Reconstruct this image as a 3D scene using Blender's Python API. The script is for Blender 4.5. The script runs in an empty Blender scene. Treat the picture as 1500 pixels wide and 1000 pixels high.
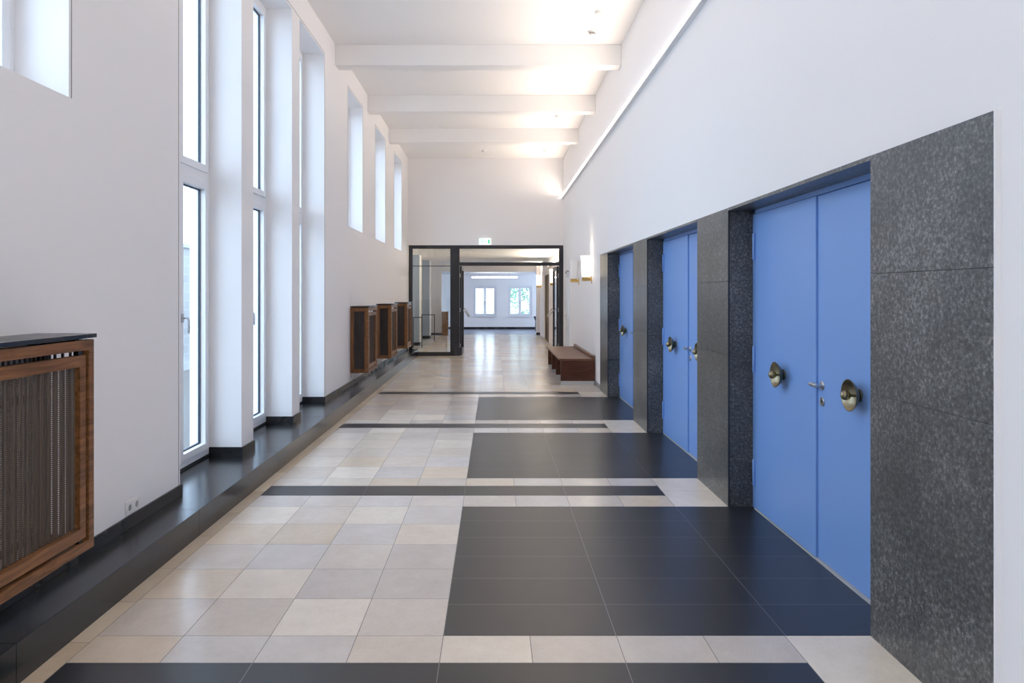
import bpy, bmesh, math, random
from mathutils import Vector, Matrix
random.seed(7)
scn = bpy.context.scene
COL = scn.collection
PI = math.pi

# ------------------------------------------------------------------ layout (metres; x across, y along, z up)
EYE = 1.56
XL, XR = -2.17, 1.735          # plaster faces of the two long walls
XS = 1.7155                    # face of the stone cladding
ZC = 4.96                      # ceiling
YE = 18.0                      # end wall with the glazed doors
YB = -4.6                      # back end of the corridor
PL_X, PL_Z = -1.90, 0.17       # black stone plinth
P = 2.79                       # spacing of the doorways
DOOR0 = (3.27, 5.255)
STONE_Z, SOFFIT = 2.19, 2.168
WZ0, WZ1 = 2.562, 4.615         # high windows
TALL = [(4.95, 6.155), (6.455, 7.69), (7.99, 9.15)]
HIGH = [(2.447, 3.655), (10.63, 11.81), (13.07, 14.26), (15.55, 16.78)]
BACK = [(-3.9, -2.7), (-2.4, -1.2), (-0.9, 0.3)]
HALL_Z, HALL_Y = 2.72, 27.5    # low hall behind the glazed doors
ROOM_Z, ROOM_Y = 2.41, 31.5    # room at the far end

# ------------------------------------------------------------------ materials
def new_mat(name):
    m = bpy.data.materials.new(name); m.use_nodes = True
    nt = m.node_tree
    return m, nt, nt.nodes['Principled BSDF']

def N(nt, typ, **kw):
    n = nt.nodes.new(typ)
    for k, v in kw.items():
        if k.startswith('i_'):
            n.inputs[k[2:].replace('_', ' ')].default_value = v
        else:
            setattr(n, k, v)
    return n

def coords(nt, scale=(1, 1, 1), kind='Object'):
    tc = N(nt, 'ShaderNodeTexCoord'); mp = N(nt, 'ShaderNodeMapping')
    mp.inputs['Scale'].default_value = scale
    nt.links.new(tc.outputs[kind], mp.inputs['Vector'])
    return mp.outputs['Vector']

def ramp(nt, fac, stops):
    r = N(nt, 'ShaderNodeValToRGB')
    e = r.color_ramp.elements
    while len(e) < len(stops): e.new(0.5)
    for el, (p, c) in zip(e, stops):
        el.position = p; el.color = (*c, 1) if len(c) == 3 else c
    nt.links.new(fac, r.inputs['Fac'])
    return r.outputs['Color']

def plain(name, col, rough=0.5, metal=0.0, bump=0.0, bscale=200, spec=0.5, emit=None, estr=0):
    m, nt, b = new_mat(name)
    b.inputs['Base Color'].default_value = (*col, 1)
    b.inputs['Roughness'].default_value = rough
    b.inputs['Metallic'].default_value = metal
    b.inputs['Specular IOR Level'].default_value = spec
    if emit:
        b.inputs['Emission Color'].default_value = (*emit, 1)
        b.inputs['Emission Strength'].default_value = estr
    v = coords(nt)
    nz = N(nt, 'ShaderNodeTexNoise', i_Scale=bscale, i_Detail=4.0)
    nt.links.new(v, nz.inputs['Vector'])
    mr = N(nt, 'ShaderNodeMapRange'); mr.inputs['To Min'].default_value = max(0.02, rough - 0.05); mr.inputs['To Max'].default_value = rough + 0.05
    nt.links.new(nz.outputs['Fac'], mr.inputs['Value']); nt.links.new(mr.outputs[0], b.inputs['Roughness'])
    if bump:
        bp = N(nt, 'ShaderNodeBump', i_Strength=bump, i_Distance=0.002)
        nt.links.new(nz.outputs['Fac'], bp.inputs['Height']); nt.links.new(bp.outputs[0], b.inputs['Normal'])
    return m

def stone(name, stops, scale, rough, coarse=2.0, bump=0.05, var=0.06):
    m, nt, b = new_mat(name)
    v = coords(nt)
    n1 = N(nt, 'ShaderNodeTexNoise', i_Scale=scale, i_Detail=6.0, i_Roughness=0.7)
    n2 = N(nt, 'ShaderNodeTexNoise', i_Scale=coarse, i_Detail=3.0)
    nt.links.new(v, n1.inputs['Vector']); nt.links.new(v, n2.inputs['Vector'])
    mx = N(nt, 'ShaderNodeMath', operation='MULTIPLY_ADD'); mx.inputs[1].default_value = 0.75
    m2 = N(nt, 'ShaderNodeMath', operation='MULTIPLY'); m2.inputs[1].default_value = 0.25
    nt.links.new(n2.outputs['Fac'], m2.inputs[0])
    nt.links.new(n1.outputs['Fac'], mx.inputs[0]); nt.links.new(m2.outputs[0], mx.inputs[2])
    c = ramp(nt, mx.outputs[0], stops)
    nt.links.new(c, b.inputs['Base Color'])
    mr = N(nt, 'ShaderNodeMapRange'); mr.inputs['From Min'].default_value = 0.3; mr.inputs['From Max'].default_value = 0.7
    mr.inputs['To Min'].default_value = rough - var; mr.inputs['To Max'].default_value = rough + var
    nt.links.new(n2.outputs['Fac'], mr.inputs['Value']); nt.links.new(mr.outputs[0], b.inputs['Roughness'])
    if bump:
        bp = N(nt, 'ShaderNodeBump', i_Strength=bump, i_Distance=0.002)
        nt.links.new(n1.outputs['Fac'], bp.inputs['Height']); nt.links.new(bp.outputs[0], b.inputs['Normal'])
    return m

def wood(name, dark, light, axis='z', rough=0.4):
    m, nt, b = new_mat(name)
    sc = {'x': (2, 30, 30), 'y': (30, 2, 30), 'z': (30, 30, 2)}[axis]
    v = coords(nt, sc)
    n1 = N(nt, 'ShaderNodeTexNoise', i_Scale=1.6, i_Detail=6.0, i_Roughness=0.65, i_Distortion=0.6)
    nt.links.new(v, n1.inputs['Vector'])
    c = ramp(nt, n1.outputs['Fac'], [(0.3, dark), (0.72, light)])
    nt.links.new(c, b.inputs['Base Color'])
    b.inputs['Roughness'].default_value = rough
    b.inputs['Specular IOR Level'].default_value = 0.35
    bp = N(nt, 'ShaderNodeBump', i_Strength=0.08, i_Distance=0.001)
    nt.links.new(n1.outputs['Fac'], bp.inputs['Height']); nt.links.new(bp.outputs[0], b.inputs['Normal'])
    return m

def floor_mat():
    m, nt, b = new_mat('floor_tiles')
    b.inputs['Specular IOR Level'].default_value = 0.65
    at = N(nt, 'ShaderNodeAttribute', attribute_name='tone')
    rg = N(nt, 'ShaderNodeAttribute', attribute_name='dark')
    v = coords(nt)
    fine = N(nt, 'ShaderNodeTexNoise', i_Scale=90.0, i_Detail=5.0, i_Roughness=0.7)
    mid = N(nt, 'ShaderNodeTexNoise', i_Scale=3.0, i_Detail=8.0, i_Roughness=0.8)
    # every tile is cut from its own piece of stone: shift the grain by the tile's tone
    sh = N(nt, 'ShaderNodeVectorMath', operation='MULTIPLY_ADD'); sh.inputs[1].default_value = (97, 131, 71)
    nt.links.new(at.outputs['Color'], sh.inputs[0]); nt.links.new(v, sh.inputs[2])
    nt.links.new(sh.outputs[0], fine.inputs['Vector']); nt.links.new(sh.outputs[0], mid.inputs['Vector'])
    f = ramp(nt, fine.outputs['Fac'], [(0.27, (0.76, 0.73, 0.70)), (0.40, (1, 1, 1)), (0.9, (1.01, 1.01, 1.01))])
    g = ramp(nt, mid.outputs['Fac'], [(0.32, (0.88, 0.855, 0.83)), (0.66, (1.02, 1.02, 1.01))])
    m1 = N(nt, 'ShaderNodeMix', data_type='RGBA', blend_type='MULTIPLY'); m1.inputs['Factor'].default_value = 1
    m2 = N(nt, 'ShaderNodeMix', data_type='RGBA', blend_type='MULTIPLY'); m2.inputs['Factor'].default_value = 1
    nt.links.new(at.outputs['Color'], m1.inputs[6]); nt.links.new(f, m1.inputs[7])
    nt.links.new(m1.outputs[2], m2.inputs[6]); nt.links.new(g, m2.inputs[7])
    nt.links.new(m2.outputs[2], b.inputs['Base Color'])
    mr = N(nt, 'ShaderNodeMapRange'); mr.inputs['From Min'].default_value = 0.3; mr.inputs['From Max'].default_value = 0.7
    mr.inputs['To Min'].default_value = 0.215; mr.inputs['To Max'].default_value = 0.215
    nt.links.new(mid.outputs['Fac'], mr.inputs['Value'])
    ad = N(nt, 'ShaderNodeMath', operation='MULTIPLY_ADD'); ad.inputs[1].default_value = 0.10
    nt.links.new(rg.outputs['Fac'], ad.inputs[0]); nt.links.new(mr.outputs[0], ad.inputs[2])
    nt.links.new(ad.outputs[0], b.inputs['Roughness'])
    return m

def glass_mat(name='window_glass', tint=(0.96, 0.985, 0.98), amount=1.0):
    m = bpy.data.materials.new(name); m.use_nodes = True
    nt = m.node_tree; nt.nodes.clear()
    out = N(nt, 'ShaderNodeOutputMaterial'); mix = N(nt, 'ShaderNodeMixShader')
    tr = N(nt, 'ShaderNodeBsdfTransparent'); tr.inputs['Color'].default_value = (*tint, 1)
    gl = N(nt, 'ShaderNodeBsdfGlossy'); gl.inputs['Roughness'].default_value = 0.01
    # Schlick reflectance of a thin sheet, the same from both sides
    ge = N(nt, 'ShaderNodeNewGeometry'); dt = N(nt, 'ShaderNodeVectorMath', operation='DOT_PRODUCT')
    nt.links.new(ge.outputs['Normal'], dt.inputs[0]); nt.links.new(ge.outputs['Incoming'], dt.inputs[1])
    ab = N(nt, 'ShaderNodeMath', operation='ABSOLUTE'); nt.links.new(dt.outputs['Value'], ab.inputs[0])
    iv = N(nt, 'ShaderNodeMath', operation='SUBTRACT'); iv.inputs[0].default_value = 1; nt.links.new(ab.outputs[0], iv.inputs[1])
    pw = N(nt, 'ShaderNodeMath', operation='POWER'); pw.inputs[1].default_value = 5; nt.links.new(iv.outputs[0], pw.inputs[0])
    fr = N(nt, 'ShaderNodeMath', operation='MULTIPLY_ADD'); fr.inputs[1].default_value = 0.96 * amount; fr.inputs[2].default_value = 0.04 * amount
    nt.links.new(pw.outputs[0], fr.inputs[0])
    nt.links.new(fr.outputs[0], mix.inputs[0]); nt.links.new(tr.outputs[0], mix.inputs[1]); nt.links.new(gl.outputs[0], mix.inputs[2])
    nt.links.new(mix.outputs[0], out.inputs['Surface'])
    return m

def mesh_mat():
    """woven bronze wire: small open holes between the wires"""
    m, nt, b = new_mat('wire_mesh')
    b.inputs['Base Color'].default_value = (0.12, 0.09, 0.07, 1); b.inputs['Metallic'].default_value = 0.6
    b.inputs['Roughness'].default_value = 0.42
    v = coords(nt, (1, 2 * PI / 0.0075, 2 * PI / 0.0085))
    sx = N(nt, 'ShaderNodeSeparateXYZ'); nt.links.new(v, sx.inputs[0])
    s1 = N(nt, 'ShaderNodeMath', operation='SINE'); s2 = N(nt, 'ShaderNodeMath', operation='SINE')
    nt.links.new(sx.outputs['Y'], s1.inputs[0]); nt.links.new(sx.outputs['Z'], s2.inputs[0])
    mn = N(nt, 'ShaderNodeMath', operation='MINIMUM'); nt.links.new(s1.outputs[0], mn.inputs[0]); nt.links.new(s2.outputs[0], mn.inputs[1])
    th = N(nt, 'ShaderNodeMath', operation='LESS_THAN'); th.inputs[1].default_value = 0.28
    nt.links.new(mn.outputs[0], th.inputs[0]); nt.links.new(th.outputs[0], b.inputs['Alpha'])
    return m

def block_mat():
    m, nt, b = new_mat('pale_blockwork')
    tc = N(nt, 'ShaderNodeTexCoord'); sx = N(nt, 'ShaderNodeSeparateXYZ'); cb = N(nt, 'ShaderNodeCombineXYZ')
    nt.links.new(tc.outputs['Object'], sx.inputs[0])
    nt.links.new(sx.outputs['Y'], cb.inputs[0]); nt.links.new(sx.outputs['Z'], cb.inputs[1])
    br = N(nt, 'ShaderNodeTexBrick'); br.inputs['Scale'].default_value = 1.0
    br.inputs['Brick Width'].default_value = 0.42; br.inputs['Row Height'].default_value = 0.2; br.inputs['Mortar Size'].default_value = 0.012
    br.inputs['Color1'].default_value = (0.42, 0.43, 0.43, 1); br.inputs['Color2'].default_value = (0.36, 0.365, 0.37, 1); br.inputs['Mortar'].default_value = (0.5, 0.5, 0.5, 1)
    nt.links.new(cb.outputs[0], br.inputs['Vector']); nt.links.new(br.outputs['Color'], b.inputs['Base Color'])
    b.inputs['Roughness'].default_value = 0.9
    return m

M = {}
M['plaster'] = plain('white_plaster', (0.875, 0.860, 0.860), 0.75, bump=0.10, bscale=160)
M['ceil'] = plain('ceiling_paint', (0.90, 0.88, 0.86), 0.8, bump=0.05, bscale=120)
M['stone'] = stone('grey_granite', [(0.32, (0.025, 0.025, 0.026)), (0.45, (0.068, 0.066, 0.064)), (0.54, (0.115, 0.113, 0.11)), (0.66, (0.30, 0.295, 0.29))], 62, 0.33, 2.2, 0.10, var=0.0)
M['plinth'] = stone('black_granite', [(0.34, (0.006, 0.006, 0.007)), (0.60, (0.014, 0.0135, 0.013)), (0.72, (0.09, 0.085, 0.08))], 60, 0.22, 3.0, 0.0, var=0.02)
_pb = M['plinth'].node_tree.nodes['Principled BSDF']; _pb.inputs['Specular Tint'].default_value = (0.72, 0.84, 1.0, 1); _pb.inputs['Specular IOR Level'].default_value = 0.7
M['base'] = stone('dark_skirting_stone', [(0.34, (0.012, 0.012, 0.013)), (0.66, (0.035, 0.035, 0.037))], 50, 0.28, 3.0, 0.02)
M['floor'] = floor_mat()
M['grout'] = plain('tile_joint', (0.14, 0.13, 0.12), 0.9, bscale=80)
M['blue'] = plain('blue_door_paint', (0.205, 0.375, 0.760), 0.36, bscale=60, bump=0.02)
M['brass'] = plain('aged_brass', (0.30, 0.255, 0.165), 0.30, 1.0, bscale=25)
M['steel'] = plain('satin_steel', (0.55, 0.55, 0.56), 0.28, 1.0, bscale=60)
M['sillgrey'] = plain('pale_grey_metal', (0.50, 0.50, 0.50), 0.5, bscale=20)
M['greyblue'] = plain('grey_blue_shade', (0.34, 0.42, 0.54), 0.6, bscale=60)  # plaster of the hall piers with its bluish shade put into the colour
M['white'] = plain('white_lacquer', (0.82, 0.83, 0.85), 0.35, bscale=40)
M['plastic'] = plain('white_plastic', (0.82, 0.81, 0.79), 0.4, bscale=60)
M['darkhole'] = plain('dark_plastic', (0.02, 0.02, 0.02), 0.5, bscale=60)
M['gasket'] = plain('dark_gasket', (0.03, 0.045, 0.07), 0.5, bscale=60)
M['bead'] = plain('grey_bead', (0.22, 0.22, 0.23), 0.5, bscale=60)
M['anthracite'] = plain('anthracite_metal', (0.022, 0.023, 0.028), 0.38, bscale=60)
M['walnut_z'] = wood('walnut_upright', (0.085, 0.035, 0.012), (0.33, 0.145, 0.052), 'z')
M['walnut_y'] = wood('walnut_long', (0.085, 0.035, 0.012), (0.33, 0.145, 0.052), 'y')
M['slat'] = wood('dark_slat', (0.04, 0.033, 0.032), (0.09, 0.075, 0.07), 'z', 0.6)
M['bench_y'] = wood('bench_wood_long', (0.10, 0.042, 0.022), (0.22, 0.105, 0.058), 'y', 0.42)
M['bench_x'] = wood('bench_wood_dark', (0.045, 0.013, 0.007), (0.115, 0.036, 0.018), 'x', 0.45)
M['oak'] = wood('oak_veneer', (0.16, 0.075, 0.03), (0.33, 0.18, 0.08), 'x', 0.45)
M['brown'] = wood('dark_brown_door', (0.11, 0.066, 0.020), (0.20, 0.125, 0.045), 'z', 0.65)
M['mesh'] = mesh_mat()
M['shelf'] = stone('slate_shelf', [(0.35, (0.010, 0.011, 0.013)), (0.65, (0.03, 0.032, 0.036))], 60, 0.3, 3.0, 0.02)
M['rad'] = plain('radiator_enamel', (0.75, 0.74, 0.72), 0.4, bscale=40)
M['radgrey'] = plain('radiator_grey', (0.10, 0.095, 0.09), 0.5, bscale=40)
M['glass'] = glass_mat()
M['opal'] = plain('opal_glass', (0.86, 0.85, 0.84), 0.25, bscale=30, emit=(1.0, 0.95, 0.9), estr=0.06)
M['opal_lit'] = plain('opal_glass_lit', (0.9, 0.88, 0.84), 0.3, bscale=30, emit=(1.0, 0.84, 0.62), estr=3.6)
M['led'] = plain('led_cover', (0.9, 0.9, 0.9), 0.4, bscale=30, emit=(1.0, 0.87, 0.77), estr=3.8)
M['tube'] = plain('lit_tube', (0.9, 0.9, 0.9), 0.4, bscale=30, emit=(1.0, 0.93, 0.90), estr=9)
M['sign_white'] = plain('sign_lit_white', (0.9, 0.95, 0.93), 0.4, bscale=30, emit=(0.85, 1.0, 0.96), estr=0.75)
M['sign_green'] = plain('sign_lit_green', (0.02, 0.35, 0.16), 0.4, bscale=30, emit=(0.03, 0.50, 0.26), estr=0.9)
M['outside'] = plain('pale_paving', (0.5, 0.5, 0.5), 0.9, bscale=6)
M['block'] = block_mat()
M['bark'] = plain('bark', (0.09, 0.065, 0.045), 0.9, bump=0.5, bscale=30)
M['leaf'] = stone('green_leaves', [(0.3, (0.06, 0.17, 0.10)), (0.7, (0.30, 0.50, 0.36))], 9, 0.6, 2, 0)
M['hallfloor'] = stone('dark_carpet', [(0.3, (0.14, 0.155, 0.21)), (0.7, (0.20, 0.215, 0.27))], 40, 0.35, 3, 0.02)

# ------------------------------------------------------------------ mesh helpers
class MB:
    def __init__(self): self.v, self.f, self.mi = [], [], []
    def add(self, vs, fs, mi=0):
        o = len(self.v); self.v += [tuple(p) for p in vs]
        self.f += [tuple(i + o for i in f) for f in fs]; self.mi += [mi] * len(fs)
        return self
    def box(self, x0, x1, y0, y1, z0, z1, mi=0):
        if x0 > x1: x0, x1 = x1, x0
        if y0 > y1: y0, y1 = y1, y0
        if z0 > z1: z0, z1 = z1, z0
        vs = [(x, y, z) for x in (x0, x1) for y in (y0, y1) for z in (z0, z1)]
        return self.add(vs, [(0, 1, 3, 2), (4, 6, 7, 5), (0, 4, 5, 1), (2, 3, 7, 6), (0, 2, 6, 4), (1, 5, 7, 3)], mi)
    def ring(self, axis, a0, a1, u0, u1, w0, w1, t, tb=None, tt=None, tu1=None):
        """closed rectangular frame, one connected mesh; axis = thickness axis, u = the other horizontal axis, w = z"""
        tb = t if tb is None else tb; tt = t if tt is None else tt; tu1 = t if tu1 is None else tu1
        outer = [(u0, w0), (u1, w0), (u1, w1), (u0, w1)]
        inner = [(u0 + t, w0 + tb), (u1 - tu1, w0 + tb), (u1 - tu1, w1 - tt), (u0 + t, w1 - tt)]
        P3 = (lambda a, p: (a, p[0], p[1])) if axis == 'x' else (lambda a, p: (p[0], a, p[1]))
        vs = [P3(a0, p) for p in outer] + [P3(a0, p) for p in inner] + [P3(a1, p) for p in outer] + [P3(a1, p) for p in inner]
        fs = []
        for i in range(4):
            j = (i + 1) % 4
            fs += [(i, j, 4 + j, 4 + i), (8 + j, 8 + i, 12 + i, 12 + j), (j, i, 8 + i, 8 + j), (4 + i, 4 + j, 12 + j, 12 + i)]
        return self.add(vs, fs)
    def lathe(self, prof, n=32, origin=(0, 0, 0), axis='z', close=False):
        """revolve (r, h) pairs round an axis through origin"""
        vs, fs = [], []
        for r, h in prof:
            for k in range(n):
                a = 2 * PI * k / n; c, s = r * math.cos(a), r * math.sin(a)
                p = {'z': (c, s, h), 'x': (h, c, s), 'y': (c, h, s)}[axis]
                vs.append((p[0] + origin[0], p[1] + origin[1], p[2] + origin[2]))
        m = len(prof)
        for i in range(m - 1):
            for k in range(n):
                k2 = (k + 1) % n
                fs.append((i * n + k, i * n + k2, (i + 1) * n + k2, (i + 1) * n + k))
        if prof[0][0] > 1e-6: fs.append(tuple(range(n))[::-1])
        if prof[-1][0] > 1e-6: fs.append(tuple((m - 1) * n + k for k in range(n)))
        return self.add(vs, fs)
    def tube(self, pts, r, n=12):
        pts = [Vector(p) for p in pts]; vs, fs = [], []
        for i, p in enumerate(pts):
            t = (pts[min(i + 1, len(pts) - 1)] - pts[max(i - 1, 0)]).normalized()
            up = Vector((0, 0, 1)) if abs(t.z) < 0.9 else Vector((1, 0, 0))
            a = t.cross(up).normalized(); b = t.cross(a)
            for k in range(n):
                ang = 2 * PI * k / n
                vs.append(p + a * r * math.cos(ang) + b * r * math.sin(ang))
        for i in range(len(pts) - 1):
            for k in range(n):
                k2 = (k + 1) % n
                fs.append((i * n + k, i * n + k2, (i + 1) * n + k2, (i + 1) * n + k))
        fs += [tuple(range(n))[::-1], tuple((len(pts) - 1) * n + k for k in range(n))]
        return self.add(vs, fs)
    def build(self, name, mat, parent=None, bevel=0.0, smooth=False, origin=None):
        me = bpy.data.meshes.new(name)
        o = Vector(origin) if origin is not None else Vector((0, 0, 0))
        me.from_pydata([tuple(Vector(p) - o) for p in self.v], [], self.f)
        for m in (mat if isinstance(mat, (list, tuple)) else [mat]): me.materials.append(m)
        for p, i in zip(me.polygons, self.mi): p.material_index = i
        bm = bmesh.new(); bm.from_mesh(me)
        bmesh.ops.remove_doubles(bm, verts=bm.verts, dist=1e-6)
        bmesh.ops.recalc_face_normals(bm, faces=bm.faces); bm.to_mesh(me); bm.free()
        if smooth:
            me.polygons.foreach_set('use_smooth', [True] * len(me.polygons))
            me.set_sharp_from_angle(angle=math.radians(40))
        ob = bpy.data.objects.new(name, me); COL.objects.link(ob); ob.location = o
        if bevel:
            b = ob.modifiers.new('edge', 'BEVEL'); b.width = bevel; b.segments = 2; b.limit_method = 'ANGLE'
        if parent is not None:
            ob.parent = parent
            ob.location = o - (world_loc(parent))
        return ob

def world_loc(o):
    v = Vector(o.location)
    while o.parent is not None:
        o = o.parent; v = v + Vector(o.location)
    return v

def tag(o, label=None, cat=None, group=None, kind=None):
    if label: o['label'] = label
    if cat: o['category'] = cat
    if group: o['group'] = group
    if kind: o['kind'] = kind
    return o

def thing(name, loc, label=None, cat=None, group=None, kind=None):
    o = bpy.data.objects.new(name, None); COL.objects.link(o); o.location = loc; o.empty_display_size = 0.1
    return tag(o, label, cat, group, kind)

def struct(o, label=None, cat=None): return tag(o, label, cat, None, 'structure')

def copy_tree(o, parent=None, off=None):
    c = o.copy(); COL.objects.link(c)
    if parent is not None: c.parent = parent
    if off is not None: c.location = Vector(o.location) + Vector(off)
    for ch in list(o.children): copy_tree(ch, c)
    return c

def grid_wall(name, axis, a0, a1, u0, u1, z0, z1, holes, mat, extra_u=(), extra_z=()):
    """a wall with rectangular openings as one closed mesh"""
    us = sorted({u0, u1, *extra_u, *[h[0] for h in holes], *[h[1] for h in holes]}); us = [u for u in us if u0 <= u <= u1]
    zs = sorted({z0, z1, *extra_z, *[h[2] for h in holes], *[h[3] for h in holes]}); zs = [z for z in zs if z0 <= z <= z1]
    nu, nz = len(us) - 1, len(zs) - 1
    def solid(i, j):
        if not (0 <= i < nu and 0 <= j < nz): return False
        uc, zc = (us[i] + us[i + 1]) / 2, (zs[j] + zs[j + 1]) / 2
        return not any(h[0] < uc < h[1] and h[2] < zc < h[3] for h in holes)
    Q = (lambda a, u, z: (a, u, z)) if axis == 'x' else (lambda a, u, z: (u, a, z))
    mb = MB()
    for i in range(nu):
        for j in range(nz):
            if not solid(i, j): continue
            ua, ub, za, zb = us[i], us[i + 1], zs[j], zs[j + 1]
            for a in (a0, a1):
                mb.add([Q(a, ua, za), Q(a, ub, za), Q(a, ub, zb), Q(a, ua, zb)], [(0, 1, 2, 3)])
            if not solid(i - 1, j): mb.add([Q(a0, ua, za), Q(a1, ua, za), Q(a1, ua, zb), Q(a0, ua, zb)], [(0, 1, 2, 3)])
            if not solid(i + 1, j): mb.add([Q(a0, ub, za), Q(a1, ub, za), Q(a1, ub, zb), Q(a0, ub, zb)], [(0, 1, 2, 3)])
            if not solid(i, j - 1): mb.add([Q(a0, ua, za), Q(a1, ua, za), Q(a1, ub, za), Q(a0, ub, za)], [(0, 1, 2, 3)])
            if not solid(i, j + 1): mb.add([Q(a0, ua, zb), Q(a1, ua, zb), Q(a1, ub, zb), Q(a0, ub, zb)], [(0, 1, 2, 3)])
    return mb.build(name, mat)

# ------------------------------------------------------------------ floor
def make_floor():
    tiles = []            # x0 x1 y0 y1 colour dark
    light = [(0.66, 0.57, 0.46), (0.62, 0.56, 0.50), (0.58, 0.54, 0.51), (0.68, 0.62, 0.54), (0.63, 0.58, 0.53), (0.57, 0.51, 0.45), (0.72, 0.67, 0.60), (0.64, 0.59, 0.55), (0.60, 0.57, 0.55)]
    cream = [(0.80, 0.74, 0.66), (0.78, 0.73, 0.65)]
    tan = [(0.62, 0.51, 0.38), (0.57, 0.48, 0.37), (0.65, 0.56, 0.43)]
    dark = [(0.021, 0.022, 0.027), (0.024, 0.025, 0.029), (0.018, 0.019, 0.024)]
    def pick(pal):
        c = random.choice(pal); k = random.uniform(0.95, 1.05) * (1.0 if pal is dark else 1.09)
        return tuple(v * k for v in c)
    T = 0.3945
    cols_l = [-1.81 + T * i for i in range(5)]              # ... -0.232
    cols_r = [-0.232 + T * i for i in range(5)]             # ... 1.346
    cols_r[-1] = 1.325
    def light_row(y0, y1, xs, pal=light):
        for a, b in zip(xs[:-1], xs[1:]): tiles.append((a, b, y0, y1, pick(pal), 0))
    # bays
    y_bays = [DOOR0[0] + P * n for n in range(3)]
    # near part, before the first strip
    y = 2.75
    while y > YB:
        y0 = max(YB, y - T); light_row(y0, y, cols_l[:-1] + cols_r + [XR + 0.02]); y = y0
    for n in range(4):
        s0, s1 = 2.75 + P * n, 3.03 + P * n
        xs = [-1.81, -1.022, -0.232, 0.556, 1.325]
        for a, b in zip(xs[:-1], xs[1:]): tiles.append((a, b, s0, s1, pick(dark), 1))
        if n < 3:
            d0, d1 = DOOR0[0] + P * n, DOOR0[1] + P * n
            nxt = 2.75 + P * (n + 1)
            light_row(s1, d0, cols_l[:-1] + cols_r)
            light_row(d1, nxt, cols_l[:-1] + cols_r)
            # big cream slabs in front of the stone piers
            tiles.append((1.325, XS + 0.03, s0 if n == 0 else s0 + 0.13, d0, pick(cream), 0))
            tiles.append((1.325, XS + 0.03, d1, nxt + 0.13 if n < 2 else nxt, pick(cream), 0))
            st = (d1 - d0) / 5
            for r in range(5): light_row(d0 + st * r, d0 + st * (r + 1), cols_l)
            st = (d1 - d0) / 6
            xs = [-0.232, 0.556, 1.33, 1.99]
            for r in range(6):
                for a, b in zip(xs[:-1], xs[1:]): tiles.append((a, b, d0 + st * r, d0 + st * (r + 1), pick(dark), 1))
    tiles.append((1.325, XR + 0.02, 2.75 + P * 3, 3.03 + P * 3, pick(cream), 0))
    y = 3.03 + P * 3
    while y < 26.9:
        light_row(y, y + T, cols_l[:-1] + cols_r + [XR + 0.02]); y += T
    y_end = y
    # narrow border along the plinth
    yb = YB
    while yb < y_end:
        l = random.uniform(0.40, 0.62); tiles.append((-1.935, -1.81, yb, min(yb + l, y_end), pick(tan), 0)); yb += l
    # side strips of the hall behind the doors
    yb = 18.1
    while yb < y_end:
        tiles.append((-2.62, -1.935, yb, min(yb + T, y_end), pick(light), 0)); yb += T
    yr = y_end
    while yr < HALL_Y - 0.01:
        light_row(yr, min(yr + T, HALL_Y), [-6.2, -4, -2.62, -1.81] + cols_l[1:-1] + cols_r + [XR + 0.02, 4.2]); yr += T
    tiles.append((-6.2, 4.2, HALL_Y, ROOM_Y + 0.2, None, 2))
    g = 0.0014
    bed = [t for t in tiles if t[5] == 1]
    mb = MB()
    mb.box(-6.3, 4.3, YB - 0.3, ROOM_Y + 0.3, -0.2, -0.0012, 1)
    cols = []
    base_n = len(mb.f)
    for (a, b, y0, y1, c, d) in tiles:
        mi = 2 if d == 2 else 0
        g = 0.0016 if d == 1 else 0.0014
        mb.add([(a + g, y0 + g, 0), (b - g, y0 + g, 0), (b - g, y1 - g, 0), (a + g, y1 - g, 0)], [(0, 1, 2, 3)], mi)
    n_tile = len(mb.f)
    for (a, b, y0, y1, c, d) in bed:      # paler mortar between the black slabs
        mb.add([(a, y0, -0.0006), (b, y0, -0.0006), (b, y1, -0.0006), (a, y1, -0.0006)], [(0, 1, 2, 3)], 3)
    me = bpy.data.meshes.new('floor')
    me.from_pydata(mb.v, [], mb.f)
    for m in (M['floor'], M['grout'], M['hallfloor'], plain('pale_joint', (0.30, 0.30, 0.31), 0.8)): me.materials.append(m)
    for p, i in zip(me.polygons, mb.mi): p.material_index = i
    ca = me.attributes.new('tone', 'FLOAT_COLOR', 'FACE'); da = me.attributes.new('dark', 'FLOAT', 'FACE')
    ca = me.attributes['tone']; da = me.attributes['dark']
    for i in range(len(me.polygons)):
        if i < base_n or i >= n_tile: continue
        t = tiles[i - base_n]
        ca.data[i].color = (*(t[4] or (0.05, 0.05, 0.06)), 1); da.data[i].value = 1.0 if t[5] else 0.0
    o = bpy.data.objects.new('floor', me); COL.objects.link(o)
    struct(o, 'pale limestone tile floor inlaid with black slab fields and strips', 'floor')
make_floor()

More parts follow.
